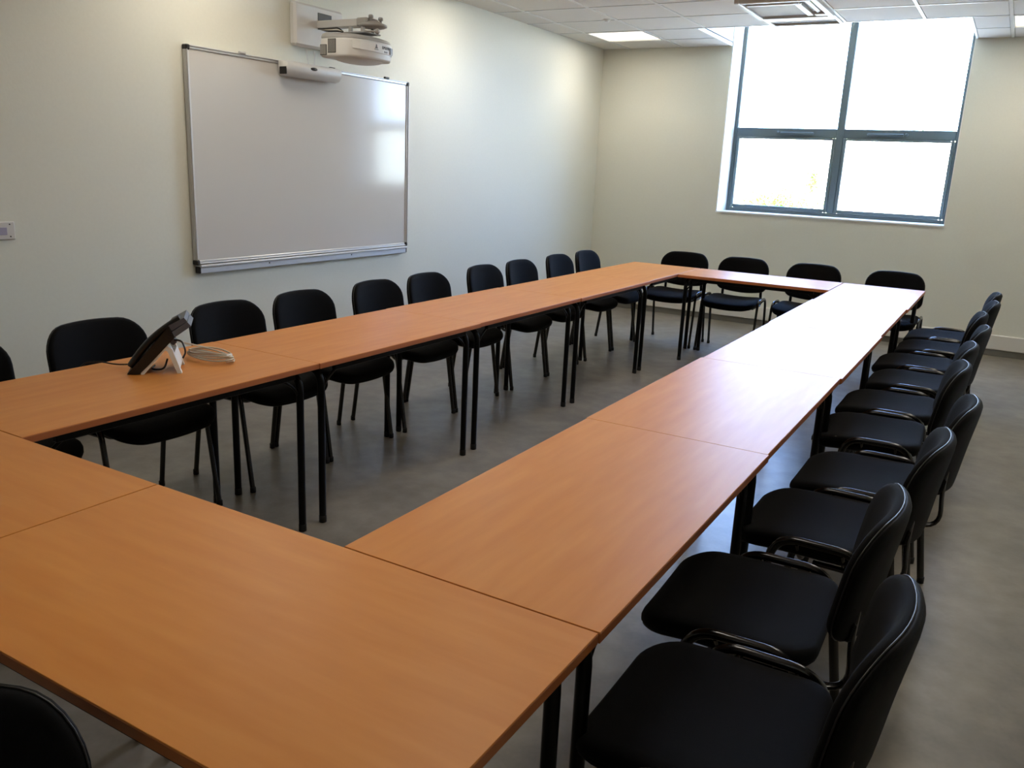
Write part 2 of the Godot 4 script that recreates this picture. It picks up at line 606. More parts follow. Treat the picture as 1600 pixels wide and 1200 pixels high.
func build_air_unit() -> void:
	var o := thing("air_conditioner", "white ceiling air conditioning cassette with grille, in front of the window", "air conditioner", P(AC[0], HC, 5.76))
	# cassette panel: square frame, slots on three sides, grille in the middle
	var y := -0.008
	var mb := MB.new()
	var hw := 0.295
	var hd := 0.36
	mb.box(Vector3(0, 0.03, 0), Vector3(hw * 2, 0.03, hd * 2))
	for s in [-1, 1]:
		mb.box(Vector3(s * (hw - 0.02), y, 0), Vector3(0.04, 0.05, hd * 2), 0.006)
		mb.box(Vector3(0, y, s * (hd - 0.02)), Vector3(hw * 2 - 0.08, 0.05, 0.04), 0.006)
	mb.box(Vector3(hw - 0.165, y, -0.02), Vector3(0.045, 0.04, hd * 2 - 0.2), 0.005)
	mb.box(Vector3(hw - 0.085, y, -hd + 0.085), Vector3(0.09, 0.04, 0.09), 0.005)
	mb.box(Vector3(-0.04, y, hd - 0.155), Vector3(hw * 2 - 0.18, 0.04, 0.035), 0.005)
	part("panel", mb, M.plastic, o)
	mb = MB.new()
	mb.box(Vector3(hw - 0.09, 0.004, 0.05), Vector3(0.105, 0.006, hd * 2 - 0.19))
	part("air_slot", mb, M.dark, o)
	mb = MB.new()
	mb.box(Vector3(hw - 0.088, -0.012, 0.05), Vector3(0.026, 0.006, hd * 2 - 0.2), 0.002, Basis(Vector3.BACK, 0.5))
	part("louvre", mb, M.plastic, o)
	mb = MB.new()
	mb.box(Vector3(-0.04, 0.004, hd - 0.09), Vector3(hw * 2 - 0.18, 0.006, 0.10))
	part("air_slot", mb, M.dark, o)
	mb = MB.new()
	mb.box(Vector3(-0.075, 0.004, -0.06), Vector3(0.36, 0.006, 0.48))
	part("grille_back", mb, M.vent, o)
	mb = MB.new()
	for k in 18:
		mb.box(Vector3(-0.075, -0.010, lerpf(-0.29, 0.17, k / 17.0)), Vector3(0.36, 0.010, 0.019), 0.003)
	var gr := part("grille", mb, M.plastic_dim, o)
	gr.set_meta("kind", "stuff")
	# linear diffuser between the cassette and the window recess
	var q := thing("linear_diffuser", "white slotted air diffuser at the edge of the window recess", "air vent", P(AC[0], HC, 6.345))
	mb = MB.new()
	mb.box(Vector3(0, 0.03, 0), Vector3(0.58, 0.02, 0.4))
	for s in [-1, 1]:
		mb.box(Vector3(s * 0.277, -0.002, 0), Vector3(0.026, 0.03, 0.4), 0.004)
		mb.box(Vector3(0, -0.002, s * 0.187), Vector3(0.53, 0.03, 0.026), 0.004)
	mb.box(Vector3(0, -0.002, 0.10), Vector3(0.53, 0.03, 0.15), 0.004)
	part("frame", mb, M.plastic, q)
	mb = MB.new()
	mb.box(Vector3(0, 0.004, -0.07), Vector3(0.53, 0.008, 0.19))
	part("air_slot", mb, M.vent, q)
	mb = MB.new()
	mb.box(Vector3(0, -0.003, -0.07), Vector3(0.53, 0.008, 0.010), 0.002)
	part("blade", mb, M.plastic, q)
	mb = MB.new()
	mb.lathe(P(-2.23, HC - 0.022, 5.93), [Vector2(0.004, 0), Vector2(0.02, 0.002), Vector2(0.024, 0.012), Vector2(0.034, 0.018), Vector2(0.034, 0.024)], 20)
	single("ceiling_sensor", mb, M.white, "small round white sensor on a ceiling tile near the corner light", "sensor")

# ---------------------------------------------------------------- tables
var table_mesh := {}

func build_table(label: String, cx: float, cd: float, L: float, W: float, turn: float, y_off := 0.0) -> void:
	var o := thing("folding_table", label, "table", P(cx, 0, cd), turn, "beech folding tables in a ring")
	var key := "%.3f %.3f" % [L, W]
	if not table_mesh.has(key):
		var ms := {}
		var t := 0.023
		var yc := TH - t / 2
		var mb := MB.new()
		mb.box(Vector3(0, yc, 0), Vector3(L - 0.001, t, W - 0.001), 0.0008)
		ms.top = mb.mesh()
		mb = MB.new()
		for s in [-1, 1]:
			mb.box(Vector3(s * (L / 2 - 0.0012), yc - 0.0008, 0), Vector3(0.003, t - 0.003, W - 0.0006), 0.0006)
			mb.box(Vector3(0, yc - 0.0008, s * (W / 2 - 0.0012)), Vector3(L - 0.0006, t - 0.003, 0.003), 0.0006)
		ms.edge = mb.mesh()
		mb = MB.new()
		mb.box(Vector3(0, TH - t - 0.014, 0), Vector3(L - 0.22, 0.028, 0.022), 0.003)
		ms.rail = mb.mesh()
		mb = MB.new()
		var z := W / 2 - 0.052
		var yb := TH - t - 0.022
		mb.tube(rounded([Vector3(0, 0.012, -z), Vector3(0, yb, -z), Vector3(0, yb, z), Vector3(0, 0.012, z)], 0.07, 7), 0.0155, -1, 12, true, Vector3.RIGHT)
		mb.box(Vector3(0, TH - t - 0.004, -z * 0.5), Vector3(0.06, 0.008, 0.05))
		mb.box(Vector3(0, TH - t - 0.004, z * 0.5), Vector3(0.06, 0.008, 0.05))
		ms.leg = mb.mesh()
		mb = MB.new()
		mb.lathe(Vector3(0, 0, 0), [Vector2(0.013, 0), Vector2(0.0165, 0.002), Vector2(0.0165, 0.03), Vector2(0.015, 0.033)], 12)
		ms.foot = mb.mesh()
		mb = MB.new()
		mb.tube(rounded([Vector3(0, 0.575, 0), Vector3(0.03, 0.625, 0), Vector3(0.12, TH - t - 0.010, 0), Vector3(0.17, TH - t - 0.008, 0)], 0.05, 4), 0.006, -1, 8)
		ms.stay = mb.mesh()
		table_mesh[key] = ms
	var m: Dictionary = table_mesh[key]
	part("tabletop", m.top, M.beech, o)
	part("edge_band", m.edge, M.edge, o)
	for s in [-1, 1]:
		var r := part("rail", m.rail, M.steel, o)
		r.position.z = s * (W / 2 - 0.03)
	for s in [-1, 1]:
		var l := part("leg_frame", m.leg, M.steel, o)
		l.position.x = s * (L / 2 - 0.058)
		for k in [-1, 1]:
			var f := part("foot_cap", m.foot, M.rubber, l)
			f.position.z = k * (W / 2 - 0.052)
			var st := part("folding_stay", m.stay, M.steel, l)
			st.position.z = k * (W / 2 - 0.052)
			if s > 0:
				st.rotation.y = PI

func build_tables() -> void:
	var pitch := 1.1978
	var ord := ["nearest", "second", "third", "fourth", "farthest"]
	for i in 5:
		var wob: float = [0.0, 0.004, -0.004, 0.003, -0.006][i]
		build_table("%s table of the left row along the whiteboard wall" % ord[i] if i != 0 else "nearest table of the left row, with the telephone on it", -1.4995 + wob, pitch * (i + 0.5), pitch - 0.0012, 0.622, PI / 2)
		build_table("%s table of the right row beside the right-hand chairs" % ord[i], 0.302 - wob, pitch * (i + 0.5), pitch - 0.0012, 0.601, PI / 2)
	build_table("far cross table below the window, joining the two rows", -0.593, 5.686, 1.1855, 0.602, 0.0)
	build_table("near cross table in the right foreground corner of the ring", 0.0005, -0.3085, 1.199, 0.612, 0.0)
	build_table("near cross table cut off by the left edge of the picture", -1.2015, -0.3085, 1.199, 0.612, 0.0)

# ---------------------------------------------------------------- chairs
func outline(hw: float, top: float, bottom: float, r_top: float, r_bot: float, crown: float, dip: float, seg := 7) -> Array:
	# a rounded outline in the plane, counter-clockwise from the bottom right
	var pts := []
	var corners := [[hw - r_bot, bottom + r_bot, r_bot, -PI / 2], [hw - r_top, top - r_top, r_top, 0.0], [-hw + r_top, top - r_top, r_top, PI / 2], [-hw + r_bot, bottom + r_bot, r_bot, PI]]
	for c in corners.size():
		var q: Array = corners[c]
		for k in seg + 1:
			var a: float = q[3] + PI / 2 * k / seg
			pts.append(Vector2(q[0] + cos(a) * q[2], q[1] + sin(a) * q[2]))
		if c == 1 or c == 3:
			var nx: Array = corners[(c + 1) % 4]
			var a2: Vector2 = pts[pts.size() - 1]
			var b2 := Vector2(nx[0] + cos(nx[3]) * nx[2], nx[1] + sin(nx[3]) * nx[2])
			for k in range(1, 8):
				pts.append(a2.lerp(b2, k / 8.0))
		else:
			var nx: Array = corners[(c + 1) % 4]
			var a2: Vector2 = pts[pts.size() - 1]
			var b2 := Vector2(nx[0] + cos(nx[3]) * nx[2], nx[1] + sin(nx[3]) * nx[2])
			for k in range(1, 4):
				pts.append(a2.lerp(b2, k / 4.0))
	var out := []
	for p in pts:
		var w: float = 1.0 - pow(p.x / hw, 2)
		if p.y > (top + bottom) / 2:
			p.y += crown * w
		else:
			p.y -= dip * w
		out.append(p)
	return out

func make_chair() -> Node3D:
	# faces -z; origin on the floor in the middle of its feet
	var o := thing("conference_chair", "", "chair", Vector3.ZERO, 0.0, "black stacking chairs round the tables")
	# --- seat: u = x, v = forward
	var seat_pt := func(p: Vector2, s: float, y: float) -> Vector3:
		var c := Vector2(0, 0.055)
		var q := c + (p - c) * s
		var fr := clampf((q.y - 0.10) / 0.17, 0.0, 1.0)
		var bump := 0.016 * pow(absf(q.x) / 0.235, 2) - 0.022 * fr * fr + 0.012 * pow(clampf((-q.y - 0.02) / 0.14, 0, 1), 2)
		return Vector3(q.x, y + bump, -q.y)
	var so := outline(0.232, 0.268, -0.158, 0.085, 0.075, 0.006, 0.0)
	var ring := func(ol: Array, f: Callable, s: float, y: float) -> Array:
		var r := []
		for p in ol:
			r.append(f.call(p, s, y))
		return r
	var mb := MB.new()
	mb.loft([ring.call(so, seat_pt, 0.97, 0.432), ring.call(so, seat_pt, 1.0, 0.438), ring.call(so, seat_pt, 1.0, 0.450), ring.call(so, seat_pt, 0.985, 0.460), ring.call(so, seat_pt, 0.95, 0.466), ring.call(so, seat_pt, 0.85, 0.470), ring.call(so, seat_pt, 0.6, 0.470), ring.call(so, seat_pt, 0.3, 0.469), ring.call(so, seat_pt, 0.08, 0.469)], false)
	part("seat", mb, M.cloth, o)
	mb = MB.new()
	mb.loft([ring.call(so, seat_pt, 0.3, 0.398), ring.call(so, seat_pt, 0.6, 0.400), ring.call(so, seat_pt, 0.85, 0.408), ring.call(so, seat_pt, 0.95, 0.418), ring.call(so, seat_pt, 0.985, 0.428), ring.call(so, seat_pt, 0.985, 0.433)], true, false)
	part("seat_shell", mb, M.shell, o)
	# --- backrest: u = x, w = up; curved round the sitter and leaning back
	var back_pt := func(p: Vector2, s: float, off: float) -> Vector3:
		var c := Vector2(0, 0.15)
		var q := c + (p - c) * s
		var z := 0.230 + 0.115 * q.y + 0.15 * q.y * q.y
		z -= 0.055 * pow(q.x / 0.23, 2)
		# normal points to the sitter (-z) and a little up
		return Vector3(q.x, 0.505 + q.y, z) + Vector3(0.35 * q.x / 0.23 * -0.4, 0.17, -1.0).normalized() * off
	var bo := outline(0.228, 0.293, 0.03, 0.10, 0.05, 0.012, 0.035)
	mb = MB.new()
	mb.loft([ring.call(bo, back_pt, 0.97, -0.004), ring.call(bo, back_pt, 0.995, 0.0), ring.call(bo, back_pt, 0.995, 0.010), ring.call(bo, back_pt, 0.975, 0.018), ring.call(bo, back_pt, 0.93, 0.023), ring.call(bo, back_pt, 0.8, 0.026), ring.call(bo, back_pt, 0.55, 0.027), ring.call(bo, back_pt, 0.25, 0.027), ring.call(bo, back_pt, 0.06, 0.027)], false)
	part("backrest", mb, M.cloth, o)
	mb = MB.new()
	mb.loft([ring.call(bo, back_pt, 0.06, -0.021), ring.call(bo, back_pt, 0.25, -0.021), ring.call(bo, back_pt, 0.55, -0.021), ring.call(bo, back_pt, 0.8, -0.020), ring.call(bo, back_pt, 0.92, -0.018), ring.call(bo, back_pt, 0.975, -0.013), ring.call(bo, back_pt, 1.0, -0.006), ring.call(bo, back_pt, 1.0, 0.001), ring.call(bo, back_pt, 0.97, 0.002)], true, false)
	part("backrest_shell", mb, M.shell, o)
	mb = MB.new()
	mb.tube(ring.call(bo, back_pt, 1.002, 0.0025), 0.0018, -1, 6, false, Vector3.UP, true)
	part("piping", mb, M.piping, o)
	# --- steel: a side frame of one bent oval tube on each side
	for s in [-1.0, 1.0]:
		mb = MB.new()
		var x: float = s * 0.245
		mb.tube(rounded([Vector3(s * 0.248, 0.01, -0.195), Vector3(x, 0.484, -0.125), Vector3(x, 0.484, 0.125), Vector3(s * 0.248, 0.01, 0.195)], 0.075, 8), 0.0105, 0.013, 12, true, Vector3.FORWARD)
		var fr := part("side_frame", mb, M.chair_steel, o)
		for z in [-0.195, 0.195]:
			mb = MB.new()
			mb.lathe(Vector3(s * 0.248, 0, z), [Vector2(0.010, 0), Vector2(0.0135, 0.002), Vector2(0.0135, 0.025), Vector2(0.011, 0.028)], 10)
			part("foot_cap", mb, M.rubber, fr)
	for z in [-0.06, 0.07]:
		mb = MB.new()
		mb.tube(rounded([Vector3(-0.245, 0.475, z), Vector3(-0.215, 0.44, z), Vector3(-0.16, 0.392, z), Vector3(0.16, 0.392, z), Vector3(0.215, 0.44, z), Vector3(0.245, 0.475, z)], 0.03, 4), 0.008, -1, 8)
		part("seat_bar", mb, M.chair_steel, o)
	for s in [-1.0, 1.0]:
		mb = MB.new()
		mb.tube(rounded([Vector3(s * 0.175, 0.398, -0.02), Vector3(s * 0.178, 0.398, 0.235), Vector3(s * 0.172, 0.53, 0.222), Vector3(s * 0.165, 0.60, 0.226)], 0.09, 6), 0.0125, 0.0075, 10, true, Vector3.UP)
		part("back_support", mb, M.chair_steel, o)
		mb = MB.new()
		mb.box(Vector3(s * 0.172, 0.552, 0.215), Vector3(0.042, 0.05, 0.024), 0.006, Basis(Vector3.RIGHT, 0.15))
		part("back_bracket", mb, M.shell, o)
	return o

const LEFT_D := [0.27, 0.87, 1.56, 2.085, 2.705, 3.23, 3.92, 4.455, 5.10, 5.645]
const FAR_X := [-1.47, -0.91, -0.30, 0.35]
const RIGHT := [[0.805, 0.24], [0.73, 0.765], [0.785, 1.415], [0.835, 1.945], [0.775, 2.605], [0.78, 3.145], [0.815, 3.76], [0.785, 4.31], [0.835, 4.93], [0.835, 5.47]]

func build_chairs() -> void:
	var c := make_chair()
	var first := true
	var ord := ["first", "second", "third", "fourth", "fifth", "sixth", "seventh", "eighth", "ninth", "tenth"]
	for i in LEFT_D.size():
		var label: String = "black chair on the whiteboard side, %s from the picture's left edge" % ord[i]
		var at := P(-1.915, 0, LEFT_D[i])
		if first:
			first = false
			c.position = at
			c.rotation.y = -PI / 2
			c.set_meta("label", label)
		else:
			copy_of(c, label, at, -PI / 2)
	for i in FAR_X.size():
		copy_of(c, "black chair behind the far table below the window, %s from the left corner" % ord[i], P(FAR_X[i], 0, 6.155 if i == 0 else 6.13), PI)
	for i in RIGHT.size():
		copy_of(c, "black chair in the right-hand row, %s from the foreground" % ord[i], P(RIGHT[i][0], 0, RIGHT[i][1]), PI / 2 + [0.0, 0.03, -0.02, 0.0, 0.03, 0.0, -0.03, 0.0, 0.02, 0.0][i])
	copy_of(c, "black chair cut off at the bottom left corner, standing by the near table", P(0.13, 0, -1.0), deg_to_rad(220.0))

# ---------------------------------------------------------------- left wall
func build_whiteboard() -> void:
	var o := thing("whiteboard", "large wall-mounted whiteboard with aluminium frame and pen tray", "whiteboard", P(XW, 0, 3.14))
	# local: x out of the wall, z along it (depth grows towards -z)
	var hw := 1.02
	var y0 := 0.868
	var y1 := 2.10
	var mb := MB.new()
	mb.box(Vector3(0.014, (y0 + y1) / 2, 0), Vector3(0.02, y1 - y0 - 0.03, hw * 2 - 0.03), 0.002)
	part("surface", mb, M.board, o)
	for s in [-1, 1]:
		mb = MB.new()
		mb.box(Vector3(0.016, (y0 + y1) / 2, s * (hw - 0.012)), Vector3(0.03, y1 - y0 - 0.05, 0.024), 0.004)
		mb.box(Vector3(0.034, (y0 + y1) / 2, s * (hw - 0.006)), Vector3(0.01, y1 - y0 - 0.05, 0.006), 0.002)
		part("frame_rail", mb, M.alu, o)
		mb = MB.new()
		var y := y1 - 0.012 if s > 0 else y0 + 0.012
		mb.box(Vector3(0.016, y, 0), Vector3(0.03, 0.024, hw * 2 - 0.05), 0.004)
		mb.box(Vector3(0.034, y + s * 0.006, 0), Vector3(0.01, 0.006, hw * 2 - 0.05), 0.002)
		part("frame_rail", mb, M.alu, o)
		for k in [-1, 1]:
			mb = MB.new()
			mb.box(Vector3(0.018, y1 - 0.015 if k > 0 else y0 + 0.012, s * (hw - 0.013)), Vector3(0.042, 0.03, 0.028), 0.006)
			part("corner_cap", mb, M.dark, o)
	mb = MB.new()
	mb.extrude([Vector2(0.0, 0.866), Vector2(0.050, 0.866), Vector2(0.054, 0.862), Vector2(0.054, 0.856), Vector2(0.050, 0.853), Vector2(0.040, 0.852), Vector2(0.040, 0.817), Vector2(0.036, 0.813), Vector2(0.0, 0.813)], Vector3(0, 0, -hw + 0.02), Vector3.RIGHT, Vector3.UP, Vector3(0, 0, hw * 2 - 0.04))
	part("pen_tray", mb, M.alu_light, o)
	for z in [-hw + 0.02, hw - 0.02]:
		mb = MB.new()
		mb.box(Vector3(0.022, 0.835, z), Vector3(0.042, 0.04, 0.012), 0.004)
		part("tray_end", mb, M.dark, o)
	for z in [0.62, -0.16, -0.74]:
		mb = MB.new()
		mb.box(Vector3(0.04, y1 + 0.002, z), Vector3(0.02, 0.014, 0.05), 0.004)
		part("frame_clip", mb, M.dark if z < 0 else M.alu, o)
	for z in [0.45, -0.35]:
		mb = MB.new()
		mb.box(Vector3(0.040, 0.840, z), Vector3(0.004, 0.010, 0.010), 0.002)
		part("tray_screw", mb, M.dark, o)
	# wall plate at the picture's left edge
	var q := thing("wall_plate", "white wall control plate with small display at the left picture edge", "wall plate", P(XW, 1.112, 1.01))
	mb = MB.new()
	mb.box(Vector3(0.006, 0, 0), Vector3(0.012, 0.086, 0.15), 0.004)
	part("plate", mb, M.plastic, q)
	mb = MB.new()
	mb.box(Vector3(0.0125, -0.002, 0.0), Vector3(0.003, 0.036, 0.07), 0.001)
	part("display", mb, M.lilac, q)
	for y in [-0.028, 0.03]:
		mb = MB.new()
		mb.lathe(Vector3(0.012, y, -0.05), [Vector2(0.0035, 0), Vector2(0.0035, 0.0015)], 10, Basis(Vector3.BACK, -PI / 2))
		part("screw", mb, M.vent, q)

func build_projector() -> void:
	# wall cover
	var w := thing("projector_mount", "white wall mount with arm carrying the projector above the whiteboard", "mount", P(XW, 0, 3.173))
	var mb := MB.new()
	mb.box(Vector3(0.028, 2.335, 0), Vector3(0.056, 0.262, 0.452), 0.014)
	part("wall_cover", mb, M.plastic, w)
	mb = MB.new()
	mb.box(Vector3(0.055, 2.39, -0.045), Vector3(0.006, 0.075, 0.13), 0.002)
	part("cover_opening", mb, M.vent, w)
	mb = MB.new()
	mb.box(Vector3(0.245, 2.352, 0.0), Vector3(0.40, 0.05, 0.062), 0.008)
	part("arm", mb, M.plastic, w)
	mb = MB.new()
	mb.box(Vector3(0.45, 2.352, -0.005), Vector3(0.09, 0.05, 0.12), 0.008)
	mb.lathe(Vector3(0.49, 2.322, -0.01), [Vector2(0.075, 0), Vector2(0.09, 0.006), Vector2(0.09, 0.018), Vector2(0.055, 0.03), Vector2(0.035, 0.04)], 22)
	part("tilt_head", mb, M.plastic_dim, w)
	for k in [[0.50, 2.385, 0.02], [0.52, 2.378, -0.05]]:
		mb = MB.new()
		mb.lathe(Vector3(k[0], k[1] - 0.03, k[2]), [Vector2(0.008, 0), Vector2(0.008, 0.02), Vector2(0.016, 0.022), Vector2(0.016, 0.036), Vector2(0.011, 0.04)], 14)
		part("adjusting_knob", mb, M.plastic_dim, w)
	mb = MB.new()
	mb.box(Vector3(0.40, 2.288, 0), Vector3(0.20, 0.008, 0.16), 0.003)
	mb.box(Vector3(0.36, 2.308, 0.05), Vector3(0.025, 0.036, 0.02), 0.003)
	mb.box(Vector3(0.46, 2.308, -0.05), Vector3(0.025, 0.036, 0.02), 0.003)
	mb.box(Vector3(0.46, 2.308, 0.05), Vector3(0.025, 0.036, 0.02), 0.003)
	part("carrier_plate", mb, M.plastic_dim, w)
	mb = MB.new()
	mb.tube([Vector3(0.48, 2.296, 0.06), Vector3(0.56, 2.292, 0.04)], 0.005, -1, 8)
	mb.lathe(Vector3(0.56, 2.292, 0.04), [Vector2(0.006, -0.004), Vector2(0.015, 0), Vector2(0.017, 0.010), Vector2(0.012, 0.018)], 14, Basis(Vector3.BACK, -PI / 2))
	part("adjusting_rod", mb, M.plastic_dim, w)
	for k in 3:
		mb = MB.new()
		mb.tube(rounded([Vector3(0.10, 2.32, 0.04 + 0.012 * k), Vector3(0.20, 2.298 + 0.008 * k, 0.09), Vector3(0.32, 2.290 + 0.01 * k, 0.12), Vector3(0.36, 2.285, 0.12)], 0.05, 4), 0.0045, -1, 6)
		part("video_cable", mb, [M.dark, M.cable, M.dark][k], w)

	# the projector: local x out of the wall, z towards the near side; its bowed front looks into the room
	var p := thing("projector", "white short-throw projector hanging from the wall arm above the whiteboard", "projector", P(XW, 0, 3.173))
	var plan := [Vector2(0.26, 0.215), Vector2(0.29, 0.222), Vector2(0.40, 0.222), Vector2(0.455, 0.212), Vector2(0.49, 0.185), Vector2(0.515, 0.14), Vector2(0.532, 0.08), Vector2(0.54, 0.02), Vector2(0.542, -0.04), Vector2(0.538, -0.10), Vector2(0.528, -0.145), Vector2(0.505, -0.172), Vector2(0.46, -0.182), Vector2(0.36, -0.182), Vector2(0.27, -0.178), Vector2(0.25, -0.16), Vector2(0.25, 0.20)]
	var level := func(sc: float, y: float, lift := 0.0) -> Array:
		var r := []
		var c := Vector2(0.40, 0.02)
		for v in plan:
			var u: Vector2 = c + (v - c) * sc
			r.append(Vector3(u.x, y + lift * (v.x - 0.40), u.y))
		return r
	mb = MB.new()
	mb.loft([level.call(0.93, 2.126), level.call(0.985, 2.132), level.call(1.0, 2.145), level.call(1.0, 2.225), level.call(0.99, 2.236)])
	part("body", mb, M.plastic, p)
	mb = MB.new()
	mb.loft([level.call(0.985, 2.236, -0.02), level.call(0.985, 2.246, -0.03), level.call(0.95, 2.259, -0.05), level.call(0.86, 2.268, -0.06), level.call(0.7, 2.272, -0.03)])
	part("top_cover", mb, M.plastic_dim, p)
	mb = MB.new()
	var rings := []
	for h in [[0.004, 1.0], [-0.006, 0.97], [-0.014, 0.86], [-0.021, 0.68], [-0.025, 0.42], [-0.027, 0.15]]:
		var r := []
		for k in 28:
			var a := TAU * k / 28
			var ex := pow(absf(cos(a)), 0.8) * signf(cos(a))
			var ez := pow(absf(sin(a)), 0.8) * signf(sin(a))
			r.append(Vector3(0.40 + 0.125 * ex * h[1], 2.130 + h[0], 0.02 + 0.175 * ez * h[1]))
		rings.append(r)
	mb.loft(rings)
	part("belly", mb, M.plastic, p)
	# light band along the bowed front
	mb = MB.new()
	rings = []
	for k in range(4, 12):
		var v: Vector2 = plan[k]
		var n := (v - Vector2(0.36, 0.02)).normalized() * 0.005
		var w0 := 2.168 + 0.012 * (1.0 - (k - 4) / 7.0)
		rings.append([Vector3(v.x - n.x, w0, v.y - n.y), Vector3(v.x + n.x, w0, v.y + n.y), Vector3(v.x + n.x, 2.226, v.y + n.y), Vector3(v.x - n.x, 2.226, v.y - n.y)])
	mb.smooth = -1
	mb.loft(rings)
	part("front_band", mb, M.white, p)
	for v in [[0.262, 0.315, 2.138, 2.20], [0.325, 0.39, 2.15, 2.232]]:
		mb = MB.new()
		mb.box(Vector3((v[0] + v[1]) / 2, (v[2] + v[3]) / 2, 0.222), Vector3(v[1] - v[0], v[3] - v[2], 0.006), 0.001)
		var vent := part("vent", mb, M.vent, p)
		for k in 7:
			mb = MB.new()
			mb.box(Vector3(lerpf(v[0] + 0.006, v[1] - 0.006, k / 6.0), (v[2] + v[3]) / 2, 0.226), Vector3(0.003, v[3] - v[2] - 0.006, 0.004))
			part("slat", mb, M.plastic_dim, vent)
	var face := Basis(Vector3(0, 0, -1), Vector3.UP, Vector3.RIGHT)
	mb = MB.new()
	mb.box(Vector3(0.534, 2.195, -0.135), Vector3(0.012, 0.04, 0.035), 0.001, Basis(Vector3.UP, 0.25))
	part("receiver_window", mb, M.grey, p)
	letters("EPSON", 0.024, Vector3(0.5465, 2.207, -0.07), face.rotated(Vector3.UP, 0.05), M.print, p)
	letters("3LCD", 0.014, Vector3(0.5465, 2.184, -0.07), face.rotated(Vector3.UP, 0.05), M.print, p)
	mb = MB.new()
	mb.extrude([Vector2(-0.014, 0), Vector2(0.014, 0), Vector2(0.005, 0.012), Vector2(0.004, 0.024), Vector2(-0.004, 0.024), Vector2(-0.005, 0.012)], Vector3(0.5445, 2.196, 0.02), Vector3(0, 0, -1), Vector3.UP, Vector3(0.0015, 0, 0))
	mb.box(Vector3(0.545, 2.190, 0.02), Vector3(0.0015, 0.004, 0.036))
	part("emblem", mb, M.print, p)
	# sensor bar on the top rail of the board
	var q := thing("touch_sensor", "white curved sensor unit with black oval eye on the whiteboard's top rail", "sensor", P(XW, -0.022, 3.06))
	rings = []
	for zz in [[-0.255, 0.72], [-0.25, 0.9], [-0.235, 1.0], [0.235, 1.0], [0.25, 0.95], [0.255, 0.85]]:
		var r := []
		for v in [Vector2(0.04, 2.118), Vector2(0.10, 2.118), Vector2(0.118, 2.108), Vector2(0.124, 2.085), Vector2(0.118, 2.058), Vector2(0.10, 2.036), Vector2(0.075, 2.026), Vector2(0.05, 2.03), Vector2(0.04, 2.045)]:
			var c := Vector2(0.08, 2.08)
			var u: Vector2 = c + (v - c) * zz[1]
			r.append(Vector3(u.x, u.y, zz[0]))
		rings.append(r)
	mb = MB.new()
	mb.loft(rings)
	part("housing", mb, M.plastic, q)
	mb = MB.new()
	rings = []
	for h in [0.0, 0.004]:
		var r := []
		for k in 20:
			var a := TAU * k / 20
			r.append(Vector3(0.1215 + h, 2.088 + sin(a) * 0.010, 0.02 + cos(a) * 0.030))
		rings.append(r)
	mb.loft(rings)
	part("eye", mb, M.black, q)
	mb = MB.new()
	mb.box(Vector3(0.085, 2.058, 0.254), Vector3(0.06, 0.045, 0.006), 0.002)
	part("end_slot", mb, M.dark, q)
	mb = MB.new()
	mb.tube([Vector3(0.04, 2.21, 0.0), Vector3(0.05, 2.17, 0.005), Vector3(0.055, 2.13, 0.0), Vector3(0.06, 2.116, 0.0)], 0.003, -1, 6)
	mb.tube([Vector3(0.05, 2.21, -0.06), Vector3(0.075, 2.18, -0.04), Vector3(0.08, 2.14, -0.03), Vector3(0.08, 2.116, -0.03)], 0.003, -1, 6)
	part("lead", mb, M.plastic, q)

func letters(text: String, size: float, at: Vector3, basis: Basis, m: Material, parent: Node3D) -> void:
	var tm := TextMesh.new()
	var f := SystemFont.new()
	f.font_names = PackedStringArray(["Droid Sans"])
	f.font_weight = 700
	tm.font = f
	tm.text = text
	tm.font_size = 32
	tm.pixel_size = size / 32.0
	tm.depth = 0.001
	var o := part("lettering", tm, m, parent)
	o.position = at
	o.basis = basis

